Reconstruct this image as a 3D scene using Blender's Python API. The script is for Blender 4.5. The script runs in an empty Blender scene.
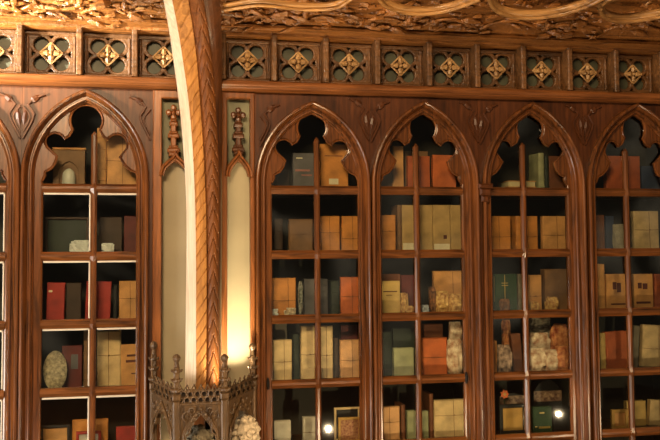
import bpy, math, random
from mathutils import Vector, Matrix, noise as mnoise
rnd = random.Random(7)
C = bpy.context.scene.collection
PI = math.pi
# ------------------------------------------------------------------ camera
F, D, EYE = 900.0, 4.6, 1.6
YAW, PIT, ROL, SH = math.radians(11.642), math.radians(3.333), math.radians(-0.445), -15.38
cy, sy, cp, sp = math.cos(YAW), math.sin(YAW), math.cos(PIT), math.sin(PIT)
FWD = Vector((sy*cp, cy*cp, sp)); R0 = Vector((cy, -sy, 0)); U0 = R0.cross(FWD)
RT = math.cos(ROL)*R0 + math.sin(ROL)*U0
UP = -math.sin(ROL)*R0 + math.cos(ROL)*U0
CAM = Vector((0, -D, EYE))

def W(px, py, y=0.0):
    """point of the place on the vertical plane at depth y that the survey pixel shows"""
    d = FWD + RT*((px-330)/F) - UP*((py-220-SH)/F)
    return CAM + d*((y+D)/d.y)
def wx(px, py=220, y=0.0): return W(px, py, y).x
def wz(px, py, y=0.0): return W(px, py, y).z

cam = bpy.data.cameras.new('camera'); co = bpy.data.objects.new('camera', cam); C.objects.link(co)
M = Matrix((RT, UP, -FWD)).transposed().to_4x4(); M.translation = CAM
co.matrix_world = M
cam.sensor_width = 36; cam.lens = 36*F/660; cam.shift_y = SH/660; cam.clip_start = 0.05; cam.clip_end = 60
bpy.context.scene.camera = co

# ------------------------------------------------------------------ materials
def lin(c): return tuple(((v/255)/12.92 if v/255 <= .04045 else ((v/255+.055)/1.055)**2.4) for v in c)+(1,)
MATS = {}
def mat_wood(name, dark, light, axis='z', rough=.38, scale=1.0, bump=.25, carve=0, spec=.5):
    if name in MATS: return MATS[name]
    m = bpy.data.materials.new(name); m.use_nodes = True; nt = m.node_tree; N = nt.nodes; L = nt.links
    b = N['Principled BSDF']
    tc = N.new('ShaderNodeTexCoord'); mp = N.new('ShaderNodeMapping')
    s = {'z': (26, 26, 2.2), 'x': (2.2, 26, 26)}[axis]
    mp.inputs['Scale'].default_value = tuple(v*scale for v in s)
    L.new(tc.outputs['Object'], mp.inputs['Vector'])
    n1 = N.new('ShaderNodeTexNoise'); n1.inputs['Scale'].default_value = 1.6; n1.inputs['Detail'].default_value = 7; n1.inputs['Distortion'].default_value = 1.1
    L.new(mp.outputs['Vector'], n1.inputs['Vector'])
    n2 = N.new('ShaderNodeTexNoise'); n2.inputs['Scale'].default_value = 3.0; n2.inputs['Detail'].default_value = 3
    L.new(tc.outputs['Object'], n2.inputs['Vector'])
    ad = N.new('ShaderNodeMath'); ad.operation = 'MULTIPLY_ADD'; ad.inputs[1].default_value = .35; L.new(n2.outputs['Fac'], ad.inputs[0]); 
    mu = N.new('ShaderNodeMath'); mu.operation = 'MULTIPLY'; mu.inputs[1].default_value = .7; L.new(n1.outputs['Fac'], mu.inputs[0]); L.new(mu.outputs[0], ad.inputs[2])
    r = N.new('ShaderNodeValToRGB'); r.color_ramp.elements[0].position = .32; r.color_ramp.elements[1].position = .72
    r.color_ramp.elements[0].color = lin(dark); r.color_ramp.elements[1].color = lin(light)
    L.new(ad.outputs[0], r.inputs['Fac']); L.new(r.outputs['Color'], b.inputs['Base Color'])
    b.inputs['Roughness'].default_value = rough
    b.inputs['Specular IOR Level'].default_value = spec
    bp = N.new('ShaderNodeBump'); bp.inputs['Strength'].default_value = bump; bp.inputs['Distance'].default_value = .004
    src = n1.outputs['Fac']
    if carve:
        n3 = N.new('ShaderNodeTexNoise'); n3.inputs['Scale'].default_value = carve; n3.inputs['Detail'].default_value = 3; L.new(tc.outputs['Object'], n3.inputs['Vector'])
        a2 = N.new('ShaderNodeMath'); a2.operation = 'ADD'; L.new(n1.outputs['Fac'], a2.inputs[0]); L.new(n3.outputs['Fac'], a2.inputs[1]); src = a2.outputs[0]
        bp.inputs['Distance'].default_value = .012
    L.new(src, bp.inputs['Height']); L.new(bp.outputs['Normal'], b.inputs['Normal'])
    MATS[name] = m; return m
def mat_plain(name, col, rough=.6, var=.18, scale=18.0, bump=.15, metal=0, emit=None, col2=None, sc3=None):
    if name in MATS: return MATS[name]
    m = bpy.data.materials.new(name); m.use_nodes = True; nt = m.node_tree; N = nt.nodes; L = nt.links
    b = N['Principled BSDF']; b.inputs['Roughness'].default_value = rough; b.inputs['Metallic'].default_value = metal
    tc = N.new('ShaderNodeTexCoord'); n = N.new('ShaderNodeTexNoise'); n.inputs['Scale'].default_value = scale; n.inputs['Detail'].default_value = 6
    if sc3:
        mp = N.new('ShaderNodeMapping'); mp.inputs['Scale'].default_value = sc3; L.new(tc.outputs['Object'], mp.inputs['Vector']); L.new(mp.outputs['Vector'], n.inputs['Vector'])
    else: L.new(tc.outputs['Object'], n.inputs['Vector'])
    r = N.new('ShaderNodeValToRGB'); r.color_ramp.elements[0].position = .3; r.color_ramp.elements[1].position = .7
    c = lin(col)
    r.color_ramp.elements[0].color = lin(col2) if col2 else tuple(v*(1-var*1.6) for v in c[:3])+(1,)
    r.color_ramp.elements[1].color = c
    L.new(n.outputs['Fac'], r.inputs['Fac']); L.new(r.outputs['Color'], b.inputs['Base Color'])
    bp = N.new('ShaderNodeBump'); bp.inputs['Strength'].default_value = bump; bp.inputs['Distance'].default_value = .003
    L.new(n.outputs['Fac'], bp.inputs['Height']); L.new(bp.outputs['Normal'], b.inputs['Normal'])
    if emit: b.inputs['Emission Color'].default_value = lin(emit[0]); b.inputs['Emission Strength'].default_value = emit[1]
    MATS[name] = m; return m
def mat_glass():
    m = bpy.data.materials.new('pane_glass'); m.use_nodes = True; nt = m.node_tree; N = nt.nodes; L = nt.links
    N.remove(N['Principled BSDF']); o = N['Material Output']
    t = N.new('ShaderNodeBsdfTransparent'); t.inputs['Color'].default_value = (.93, .95, .92, 1)
    g = N.new('ShaderNodeBsdfGlossy'); g.inputs['Roughness'].default_value = .03
    f = N.new('ShaderNodeFresnel'); f.inputs['IOR'].default_value = 1.5; mx = N.new('ShaderNodeMixShader')
    L.new(f.outputs[0], mx.inputs[0]); L.new(t.outputs[0], mx.inputs[1]); L.new(g.outputs[0], mx.inputs[2]); L.new(mx.outputs[0], o.inputs['Surface'])
    return m
WV = mat_wood('mahogany_upright', (38, 21, 9), (122, 71, 32), 'z', .27)
WH = mat_wood('mahogany_level', (44, 24, 10), (128, 76, 35), 'x', .27)
WO = mat_wood('oak_orange', (70, 38, 16), (150, 90, 44), 'z', .32)
WS = mat_wood('mahogany_carved', (46, 24, 10), (96, 53, 26), 'z', .40, bump=.12, spec=.35)
WF = mat_wood('oak_frieze', (52, 34, 18), (124, 84, 46), 'x', .42, bump=.5, carve=60)
WC = mat_wood('oak_ceiling', (54, 30, 12), (166, 108, 52), 'x', .34, bump=.6, carve=50)
WL = mat_wood('oak_rosette', (112, 80, 46), (206, 166, 112), 'x', .34, bump=.4, carve=60)
WR = mat_wood('oak_rib', (112, 70, 30), (190, 134, 70), 'z', .55, bump=.4, spec=.3)
WT = mat_wood('oak_rope', (62, 33, 12), (128, 76, 34), 'z', .5, bump=.5, spec=.3)
WP = mat_wood('oak_daylit', (204, 180, 152), (244, 230, 210), 'z', .36, bump=.3)  # paler than the rib's own oak, daylight on its left edge put into the colour
WD = mat_wood('oak_dark', (46, 25, 12), (104, 62, 32), 'z', .36, bump=.4)
WN = mat_wood('oak_canopy', (40, 28, 17), (112, 84, 52), 'z', .4, bump=.4, carve=70)
PALE_STRIP = mat_plain('pale_strip_cream', (214, 204, 186), .45, var=.1)
WK = mat_wood('oak_strapwork', (92, 58, 26), (198, 148, 88), 'x', .3, bump=.3)
WQ = mat_wood('oak_level', (66, 35, 15), (142, 86, 42), 'x', .32)
SHADE_OAK = mat_wood('oak_shade', (24, 16, 10), (48, 32, 20), 'z', .5)
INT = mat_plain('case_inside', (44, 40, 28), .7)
CREAM = mat_plain('cream_plaster', (162, 150, 120), .7, var=.1, scale=5)
GREY = mat_plain('grey_green_plaster', (128, 126, 100), .7, var=.15, scale=9)
VERD = mat_plain('green_backing', (80, 82, 62), .55, var=.25, scale=14)
IRON = mat_plain('dark_iron', (28, 24, 20), .4, metal=.6)
GLASS = mat_glass()

# ------------------------------------------------------------------ mesh helpers
class MB:
    def __init__(s): s.v = []; s.f = []
    def add(s, vs, fs):
        o = len(s.v); s.v += [tuple(v) for v in vs]; s.f += [tuple(i+o for i in f) for f in fs]; return s
    def box(s, x0, x1, y0, y1, z0, z1, b=0):
        if b:
            b = min(b, (x1-x0)*.45, (z1-z0)*.45, (y1-y0)*.9)
            vs = [(x0, y1, z0), (x1, y1, z0), (x1, y1, z1), (x0, y1, z1), (x0, y0+b, z0), (x1, y0+b, z0), (x1, y0+b, z1), (x0, y0+b, z1),
                  (x0+b, y0, z0+b), (x1-b, y0, z0+b), (x1-b, y0, z1-b), (x0+b, y0, z1-b)]
            fs = [(0, 3, 2, 1)]
            for a in (0, 4):
                for i in range(4):
                    j = (i+1) % 4; fs.append((a+i, a+j, a+4+j, a+4+i))
            fs.append((8, 9, 10, 11))
            return s.add(vs, fs)
        vs = [(x, y, z) for z in (z0, z1) for y in (y0, y1) for x in (x0, x1)]
        return s.add(vs, [(0, 2, 3, 1), (4, 5, 7, 6), (0, 1, 5, 4), (2, 6, 7, 3), (0, 4, 6, 2), (1, 3, 7, 5)])
    def prism_x(s, prof, x0, x1):
        n = len(prof); vs = [(x0, y, z) for y, z in prof]+[(x1, y, z) for y, z in prof]
        return s.add(vs, [(i, (i+1) % n, n+(i+1) % n, n+i) for i in range(n)]+[tuple(range(n))[::-1], tuple(range(n, 2*n))])
    def prism_z(s, prof, z0, z1):
        n = len(prof); vs = [(x, y, z0) for x, y in prof]+[(x, y, z1) for x, y in prof]
        return s.add(vs, [(i, (i+1) % n, n+(i+1) % n, n+i) for i in range(n)]+[tuple(range(n))[::-1], tuple(range(n, 2*n))])
    def prism_y(s, poly, y0, y1):
        n = len(poly); vs = [(x, y0, z) for x, z in poly]+[(x, y1, z) for x, z in poly]
        return s.add(vs, [(i, (i+1) % n, n+(i+1) % n, n+i) for i in range(n)]+[tuple(range(n))[::-1], tuple(range(n, 2*n))])
    def sweep(s, path, prof, y=0.0):
        """path of (x,z) in the wall plane, profile of (offset, depth)"""
        n = len(path); m = len(prof); vs = []
        for i, p in enumerate(path):
            a = path[max(i-1, 0)]; c = path[min(i+1, n-1)]
            t1 = Vector((p[0]-a[0], p[1]-a[1])); t2 = Vector((c[0]-p[0], c[1]-p[1]))
            if t1.length < 1e-9: t1 = t2
            if t2.length < 1e-9: t2 = t1
            t1.normalize(); t2.normalize(); t = (t1+t2).normalized()
            k = 1/max(.45, t.dot(t1)); nx, nz = -t.y*k, t.x*k
            vs += [(p[0]+nx*o, y+d, p[1]+nz*o) for o, d in prof]
        fs = [(i*m+j, i*m+(j+1) % m, (i+1)*m+(j+1) % m, (i+1)*m+j) for i in range(n-1) for j in range(m)]
        fs += [tuple(range(m))[::-1], tuple(range((n-1)*m, n*m))]
        return s.add(vs, fs)
    def tube(s, pts, r, k=6):
        pts = [Vector(p) for p in pts]; n = len(pts); vs = []
        rr = r if isinstance(r, (list, tuple)) else [r]*n
        for i, p in enumerate(pts):
            t = (pts[min(i+1, n-1)]-pts[max(i-1, 0)]).normalized()
            a = Vector((0, 1, 0)) if abs(t.y) < .9 else Vector((1, 0, 0))
            u = t.cross(a).normalized(); w = t.cross(u)
            vs += [p+(u*math.cos(2*PI*j/k)+w*math.sin(2*PI*j/k))*rr[i] for j in range(k)]
        fs = [(i*k+j, i*k+(j+1) % k, (i+1)*k+(j+1) % k, (i+1)*k+j) for i in range(n-1) for j in range(k)]
        fs += [tuple(range(k))[::-1], tuple(range((n-1)*k, n*k))]
        return s.add(vs, fs)
    def lathe(s, c, prof, k=10):
        vs = []; n = len(prof)
        for r, z in prof: vs += [(c[0]+r*math.cos(2*PI*j/k), c[1]+r*math.sin(2*PI*j/k), c[2]+z) for j in range(k)]
        fs = [(i*k+j, i*k+(j+1) % k, (i+1)*k+(j+1) % k, (i+1)*k+j) for i in range(n-1) for j in range(k)]
        fs += [tuple(range(k))[::-1], tuple(range((n-1)*k, n*k))]
        return s.add(vs, fs)
    def blob(s, c, r, k=8, rot=0.0, noise=0.0, seed=0):
        q = random.Random(seed); vs = []; fs = []; h = k//2+1; ca, sa = math.cos(rot), math.sin(rot)
        for i in range(h+1):
            th = PI*i/h
            for j in range(k):
                ph = 2*PI*j/k; f = 1+noise*(q.random()*2-1)
                x, y, z = r[0]*math.sin(th)*math.cos(ph)*f, r[1]*math.sin(th)*math.sin(ph)*f, r[2]*math.cos(th)*f
                x, z = x*ca-z*sa, x*sa+z*ca
                vs.append((c[0]+x, c[1]+y, c[2]+z))
        for i in range(h):
            for j in range(k): fs.append((i*k+j, (i+1)*k+j, (i+1)*k+(j+1) % k, i*k+(j+1) % k))
        return s.add(vs, fs)
    def leaf(s, c, L, w, d, rot):
        """pointed ridged leaf lying in the wall plane"""
        ca, sa = math.cos(rot), math.sin(rot)
        P = [(0, 0, 0), (L*.35, d*.6, w), (L*.35, d, 0), (L*.35, d*.6, -w), (L*.7, d*.6, w*.75), (L*.7, d*.9, 0), (L*.7, d*.6, -w*.75), (L, d*.2, 0), (0, -.003, 0), (L, -.003, 0)]
        P = [(c[0]+x*ca-z*sa, c[1]-y, c[2]+x*sa+z*ca) for x, y, z in P]
        return s.add(P, [(0, 1, 2), (0, 2, 3), (1, 4, 5, 2), (2, 5, 6, 3), (4, 7, 5), (5, 7, 6), (0, 8, 9, 7, 4, 1), (0, 3, 6, 7, 9, 8)])
    def grid(s, n, m, fn):
        vs = [fn(i/n, j/m) for i in range(n+1) for j in range(m+1)]
        return s.add(vs, [(i*(m+1)+j, (i+1)*(m+1)+j, (i+1)*(m+1)+j+1, i*(m+1)+j+1) for i in range(n) for j in range(m)])

def world_loc(o):
    v = Vector((0, 0, 0))
    while o is not None: v += o.location; o = o.parent
    return v
def obj(name, mb, m, parent=None, loc=None, smooth=False, label=None):
    me = bpy.data.meshes.new(name)
    base = world_loc(parent) if parent else Vector(loc if loc else (0, 0, 0))
    me.from_pydata([(v[0]-base.x, v[1]-base.y, v[2]-base.z) for v in mb.v], [], mb.f)
    me.validate(); me.update()
    if smooth: me.polygons.foreach_set('use_smooth', [True]*len(me.polygons))
    me.materials.append(m)
    o = bpy.data.objects.new(name, me); C.objects.link(o)
    if parent: o.parent = parent
    else: o.location = base
    if label: o['label'] = label
    return o
def thing(name, label, cat, loc=(0, 0, 0), group=None):
    o = bpy.data.objects.new(name, None); C.objects.link(o); o.location = loc; o.empty_display_size = .1
    o['label'] = label; o['category'] = cat
    if group: o['group'] = group
    return o
def tag(o, label, cat, group=None):
    o['label'] = label; o['category'] = cat
    if group: o['group'] = group
    return o
def struct(o): o['kind'] = 'structure'; return o

def plate(loops, y, depth, bev=0.0, T=None):
    """flat plate with holes standing in the wall plane, front face at y, as a mesh builder"""
    cu = bpy.data.curves.new('tmp', 'CURVE'); cu.dimensions = '2D'; cu.fill_mode = 'BOTH'
    cu.extrude = max(depth/2-bev, 1e-4); cu.bevel_depth = bev; cu.bevel_resolution = 1; cu.offset = -bev
    for lp in loops:
        s = cu.splines.new('POLY'); s.points.add(len(lp)-1); s.use_cyclic_u = True
        for p, q in zip(s.points, lp): p.co = (q[0], q[1], 0, 1)
    o = bpy.data.objects.new('tmp', cu); me = o.to_mesh()
    mb = MB()
    yc = y+depth/2
    mb.v = [((v.co.x, yc-v.co.z, v.co.y) if T is None else tuple(T(v.co.x, -v.co.z, v.co.y))) for v in me.vertices]
    mb.f = [tuple(p.vertices) for p in me.polygons]
    o.to_mesh_clear(); bpy.data.objects.remove(o); bpy.data.curves.remove(cu)
    return mb
def arch_pts(xc, a, zs, za, n=14):
    h = za-zs; R = (a*a+h*h)/(2*a); ph = math.acos((R-a)/R)
    Lp = [(xc-a+R-R*math.cos(ph*i/n), zs+R*math.sin(ph*i/n)) for i in range(n+1)]
    return Lp+[(2*xc-x, z) for x, z in Lp[-2::-1]]
def arc(c, r, a0, a1, n): return [(c[0]+r*math.cos(math.radians(a0+(a1-a0)*i/n)), c[1]+r*math.sin(math.radians(a0+(a1-a0)*i/n))) for i in range(n+1)]
def bar_x(mb, x0, x1, y0, y1, z0, z1, b):     # level bar, chamfered above and below on its front
    return mb.prism_x([(y1, z0), (y1, z1), (y0+b, z1), (y0, z1-b), (y0, z0+b*1.3), (y0+b, z0)], x0, x1)
def bar_z(mb, x0, x1, y0, y1, z0, z1, b):
    return mb.prism_z([(x0, y1), (x0, y0+b), (x0+b, y0), (x1-b, y0), (x1, y0+b), (x1, y1)], z0, z1)

# ------------------------------------------------------------------ the setting
RAIL = [EYE+v for v in (.3507, .0139, -.3185, -.6503, -.982)]
FZ0 = wz(400, 90, 0)            # foot of the frieze
FZ1 = wz(400, 45, 0)            # head of the frieze
XL, XR = wx(-30), wx(705)
struct(obj('floor', MB().box(-5, 6, -7, 1, -.1, 0), mat_wood('floor_boards', (70, 44, 26), (110, 74, 44), 'x', .4)))
struct(obj('wall_back', MB().box(-5, 6, .46, .6, 0, 3.6), mat_plain('wall_paint', (96, 74, 48), .8)))

# ------------------------------------------------------------------ bookcases
ZB = .34; CASE_Y0, CASE_Y1 = .07, .42
ROLL = [(.012, .02), (.012, -.028)]+[(.002+.010*math.cos(math.radians(t)), -.034-.013*math.sin(math.radians(t))) for t in (20, 60, 100, 140, 175)] + \
       [(-.013, -.026), (-.020, -.014), (-.026, -.014)]+[(-.033+.007*math.cos(math.radians(t)), -.016-.009*math.sin(math.radians(t))) for t in (10, 60, 110, 165)]+[(-.042, -.006), (-.048, .004), (-.048, .02)]
def cusp_open(xg0, xg1, z0, ztop, xa):
    xc = (xg0+xg1)/2; g = (xg1-xg0)/2; k = (ztop-z0)/1.68
    half = arc((0, 1.35), .33, 90, -36, 10)+[(.345, 1.01)]+arc((.63, .87), .2, 158, -52, 9)+[(.63, .58), (.70, .42), (.79, .31), (.92, .245), (.93, .17), (1, .06)]
    cx = lambda v: xc+(xa-xc)*min(1, v/.9)
    return [(cx(v)+u*g, z0+v*k) for u, v in half], [(cx(v)-u*g, z0+v*k) for u, v in half[::-1]]

def drop(mbp, mbt, x, z, s, sides=(-1, 1), y=-.012):
    H = [(0, 0), (4, 8), (8.5, 17), (10, 23), (7, 28), (4.5, 32), (8, 36), (15, 40), (20, 42)]
    I = [(0, 6), (4, 13), (6.5, 20), (5, 24), (0, 30)]
    for sd in sides:
        mbt.tube([(x+sd*a*s, y-.004, z+b*s) for a, b in H], .0058, 6)
        mbt.tube([(x+sd*a*s, y-.003, z+b*s) for a, b in I], .0042, 6)
        mbt.leaf((x+sd*6*s, y, z+34*s), 12*s, 3*s, .012, math.radians(90-sd*52))
    if mbp is not None:
        for sd in sides:
            P = [(x+sd*a*s, z+b*s) for a, b in H[:6]]+[(x, z+32*s)]
            mbp.prism_y(P, y, y+.02)
            mbt.leaf((x+sd*.5*s, y, z+12*s), 17*s, 2.4*s, .012, math.radians(90-sd*8))

BAYS = {}
def bay(key, label, px_l, px_r, px_apex, py_spring, py_apex, g0, g1, mul, mul_top, left_edge, right_edge, dropx=None, dropr=None, capital=False, halfdrop=None, latch=None, drop_py=140):
    """outer arch legs px_l..px_r measured on the moulding, glass g0..g1 and bar mul on the glass plane"""
    YM, YG = -.04, .03
    xl, xr = wx(px_l, 220, YM), wx(px_r, 220, YM); xc = (xl+xr)/2; a = (xr-xl)/2
    zs = wz(px_apex, py_spring, YM); za = wz(px_apex, py_apex, YM)
    x0, x1 = wx(g0, 300, .015), wx(g1, 300, .015); xm = wx(mul, 250, .01)
    ex0, ex1 = left_edge, right_edge
    t = thing('arched_bookcase', label, 'bookcase', (xc, 0, 0))
    # carcase
    for xx in ((ex0+.002, ex0+.02), (ex1-.02, ex1-.002)):
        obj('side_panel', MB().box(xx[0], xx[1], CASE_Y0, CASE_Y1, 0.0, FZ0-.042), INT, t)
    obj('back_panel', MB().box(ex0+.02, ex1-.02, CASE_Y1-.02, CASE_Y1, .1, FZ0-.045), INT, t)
    for z in RAIL:
        obj('shelf', MB().box(ex0+.021, ex1-.021, .048, CASE_Y1-.021, z-.016, z), WD, t)
    obj('plinth', MB().box(ex0+.002, ex1-.002, -.03, CASE_Y0-.005, 0, .2, .01), WH, t)
    # front with the pointed opening
    ap = arch_pts(xc, a-.02, zs, za-.028)
    outer = [(ex0, .2), (ex1, .2), (ex1, FZ0-.040), (ex0, FZ0-.040)]
    hole = [(xc-a+.02, ZB-.06)]+ap+[(xc+a-.02, ZB-.06)]
    fr = obj('arch_front', plate([outer, hole[::-1]], -.005, .0155, .0), WS, t)
    # moulding running up one leg and down the other
    path = [(xl, .205), (xl, zs*.5)]+arch_pts(xc, a, zs, za, 16)+[(xr, zs*.5), (xr, .205)]
    mo = obj('arch_moulding', MB().sweep(path, ROLL, 0), WV, t)
    # door
    apd = arch_pts(xc, a-.006, zs, za-.012)
    R, Lh = cusp_open(x0, x1, RAIL[0]+.022, za-(.062 if key in 'FL' else .048), xc)
    do = [(xc-a+.006, ZB-.05)]+apd+[(xc+a-.006, ZB-.05)]
    hole = [(x0, ZB)]+[(x0, RAIL[0]+.02)]+Lh+R[1:]+[(x1, RAIL[0]+.02), (x1, ZB)]
    d = obj('door', plate([do, hole[::-1]], .012, .034, .0095), WV, t)
    # cusp edging
    ed = MB(); ed.tube([(x, .0125, z) for x, z in Lh+R[1:]], .0052, 5); obj('cusp_edging', ed, WV, d)
    zt = wz(mul, mul_top, .01)
    mb = MB(); bar_z(mb, xm-.0145, xm+.0145, .004, .03, ZB, zt-.02, .009)
    mb.add([(xm-.0145, .03, zt-.02), (xm+.0145, .03, zt-.02), (xm-.0145, .013, zt-.02), (xm+.0145, .013, zt-.02), (xm, .02, zt)], [(0, 1, 4), (1, 3, 4), (3, 2, 4), (2, 0, 4)])
    obj('mullion', mb, WV, d)
    for z in RAIL:
        mb = MB()
        for p, q in ((x0-.006, xm-.012), (xm+.012, x1+.006)):
            bar_x(mb, p, q, .002, .03, z-.022, z+.022, .014)
        rl = obj('glazing_rail', mb, WH, d)
        bs = MB(); s = .024
        bs.add([(xm-s, .006, z), (xm, .006, z-s*1.5), (xm+s, .006, z), (xm, .006, z+s*1.5), (xm, -.007, z)], [(0, 1, 4), (1, 2, 4), (2, 3, 4), (3, 0, 4), (3, 2, 1, 0)])
        obj('boss', bs, WV, d)
    zz = [ZB]+[z for z in RAIL[::-1][1:]]
    for i in range(len(zz)):
        b = zz[i]+(.0 if i == 0 else .022); e = zz[i+1]-.022 if i+1 < len(zz) else None
        for s, (p, q) in enumerate(((x0, xm-.0135), (xm+.0135, x1))):
            if e is not None: obj('glass_pane', MB().box(p, q, .0315, .0345, b, e), GLASS, d)
    hp = [(x0, RAIL[0]+.02)]+Lh+R[1:]+[(x1, RAIL[0]+.02)]
    obj('glass_pane', plate([hp], .0315, .003), GLASS, d)
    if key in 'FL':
        bd = MB()  # pale strips below each rail and at each pane's right edge
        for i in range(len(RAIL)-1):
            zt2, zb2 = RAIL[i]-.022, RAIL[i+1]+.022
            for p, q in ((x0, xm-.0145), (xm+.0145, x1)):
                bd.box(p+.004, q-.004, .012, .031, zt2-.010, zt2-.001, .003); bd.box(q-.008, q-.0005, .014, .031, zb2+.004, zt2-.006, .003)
        obj('pale_strip', bd, PALE_STRIP, d, label='pale strip along the panes')
    if latch:
        for px, py in latch:
            c = W(px, py, -.003); m = MB(); m.blob((c.x, .006, c.z), (.010, .012, .032), 10); obj('latch', m, IRON, d, label='dark iron latch')
    for side, dx in ((1, dropx), (-1, dropr)):
        if dx is None: continue
        pp, tt = MB(), MB(); c = W(dx, drop_py, -.01); drop(pp, tt, (ex0 if side > 0 else ex1)+side*.006, c.z, .0052, (side,))
        pn = obj('spandrel_drop', pp, WS, t); obj('drop_moulding', tt, WS, pn)
    for (hx, hy, sd) in halfdrop or ():
        tt = MB(); c = W(hx, hy, -.01); drop(None, tt, c.x, c.z, .0052, (sd,)); obj('spandrel_scroll', tt, WS, t)
    if capital:
        c = W(485, 186, -.05); m = MB()
        m.add([], [])
        for (hw, zt_, zb_, yy) in ((.040, c.z+.012, c.z-.012, -.075), (.032, c.z-.012, c.z-.05, -.066), (.022, c.z-.05, c.z-.085, -.06)):
            m.box(c.x-hw, c.x+hw, yy, -.049, zb_, zt_, .01)
        obj('capital', m, WS, t)
    BAYS[key] = dict(t=t, ex0=ex0, ex1=ex1, x0=x0, x1=x1, xm=xm)
    return t
mid = lambda a, b: (wx(a, 220, -.04)+wx(b, 220, -.04))/2
B0 = wx(-118, 220, -.04); B1 = mid(17, 22.5); B2 = wx(152.5, 220, -.02)
B3 = wx(255, 220, -.02); B4 = mid(369, 374.5); B5 = mid(478, 486); B6 = mid(584.5, 591.5); B7 = wx(694, 220, -.04)
bay('F', 'arched glazed bookcase cut off by the picture edge, left of the case with red books', -113, 17, -48, 176, 88, -97, 4, -46, 130, B0, B1-.0005, dropr=20.5, drop_py=138)
bay('L', 'arched glazed bookcase holding red books, beside the pale edged arch rib', 22.5, 146, 87.5, 176, 91, 42, 141, 93.5, 131, B1+.0005, B2-.0005, dropx=20.5, halfdrop=[(150.5, 140, -1)], drop_py=138)
bay('1', 'arched glazed bookcase next to the glowing niche, blue grey book at its top', 258, 369, 315, 182, 103, 272.5, 362, 317.5, 137, B3+.0005, B4-.0005, dropr=371.5, halfdrop=[(260, 146, 1)], latch=[(268, 384)])
bay('2', 'arched glazed bookcase with olive albums, second from the glowing niche', 374.5, 478, 427, 184, 103, 380, 463, 417.5, 143, B4+.0005, B5-.0005, dropr=482.5, dropx=371.5, latch=[(467, 378)], drop_py=142)
bay('3', 'arched glazed bookcase with a dark green book, third from the glowing niche', 486, 584.5, 537, 185, 104, 486, 569, 525, 142, B5+.0005, B6-.0005, dropr=588.5, dropx=482.5, capital=True, drop_py=144)
bay('4', 'dim arched glazed bookcase at the far end from the rib, cut by the picture edge', 591.5, 690, 639, 186, 105, 596, 667, 628.5, 148, B6+.0005, B7, dropx=588.5, drop_py=145)

# ------------------------------------------------------------------ friezes
def rosette(mb, x, z, s, y):
    for k in range(4):
        mb.leaf((x, y, z), s, s*.27, .022, k*PI/2)
    for k in range(4):
        mb.tube([(x+math.cos(k*PI/2)*s*1.02, y-.006, z+math.sin(k*PI/2)*s*1.02), (x+math.cos((k+1)*PI/2)*s*1.02, y-.006, z+math.sin((k+1)*PI/2)*s*1.02)], .0055, 5)
    mb.blob((x, y-.016, z), (s*.17, .012, s*.17), 8)
def frieze(label, xs, x0, x1):
    t = thing('quatrefoil_frieze', label, 'frieze', ((x0+x1)/2, 0, FZ0))
    z0, z1 = FZ0+.012, FZ1; zc = (z0+z1)/2
    tor = [(.03, FZ0-.026), (.03, FZ0+.011), (-.07, FZ0+.011)]+[(-.074-.018*math.sin(math.radians(a)), FZ0-.006+.017*math.cos(math.radians(a))) for a in (0, 30, 60, 90, 120, 150, 180)]+[(-.066, FZ0-.03), (-.04, FZ0-.038), (.0, FZ0-.038)]
    obj('base_moulding', MB().prism_x(tor, x0, x1), WQ, t)
    for i in range(len(xs)-1):
        a, b = xs[i], xs[i+1]; w = b-a; xc = (a+b)/2; s = min(w, z1-z0)
        lo = [[(a, z0), (b, z0), (b, z1), (a, z1)]]
        o_ = .205*s; r = .158*s
        for dx in (-1, 1):
            for dz in (-1, 1):
                lo.append([(xc+dx*o_+r*math.cos(-2*PI*k/16), zc+dz*o_+r*math.sin(-2*PI*k/16)) for k in range(16)])
        q = .4*s; e = .06*s
        lo.append([(xc-e, zc+q), (xc, zc+q-e*1.2), (xc+e, zc+q)][::-1]); lo.append([(xc-e, zc-q), (xc+e, zc-q), (xc, zc-q+e*1.2)][::-1])
        lo.append([(xc-q, zc-e), (xc-q, zc+e), (xc-q+e*1.2, zc)]); lo.append([(xc+q, zc-e), (xc+q, zc+e), (xc+q-e*1.2, zc)][::-1])
        p = obj('quatrefoil_panel', plate(lo, .0, .03, .005), WF, t)
        # border fillet
        fb = MB(); m = .075*w
        for (p0, p1, r0, r1) in ((a+.012, b-.012, z1-.026, z1-.004), (a+.012, b-.012, z0+.004, z0+.022)): fb.box(p0, p1, -.012, .001, r0, r1, .006)
        for (p0, p1) in ((a+.02, a+.034), (b-.034, b-.02)): fb.box(p0, p1, -.012, .001, z0+.02, z1-.026, .005)
        obj('panel_border', fb, WF, p)
        rs = MB(); rosette(rs, xc, zc, .225*s, -.004); obj('rosette', rs, WL, p)
        obj('backing', MB().box(a+.004, b-.004, .036, .044, z0+.004, z1-.004), VERD, p)
    for xx in xs:
        m = MB(); bar_z(m, xx-.0145, xx+.0145, -.088, .0, z0, z1, .006); obj('divider', m, WF, t)
    return t
pxR = [222.5, 273, 324.5, 375.5, 427, 474.5, 520, 566, 612, 657, 703]
pxL = [-97, -38, 21, 80, 135, 192]
frieze('long brown carved frieze of quatrefoils above the four right bookcases', [wx(p, 70, -.03) for p in pxR], wx(219, 88, -.03), XR+.02)
frieze('paler carved frieze of quatrefoils above the bookcase with red books', [wx(p, 55, -.03) for p in pxL], wx(-97, 70, -.03)-.02, wx(215, 70, -.03))

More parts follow.
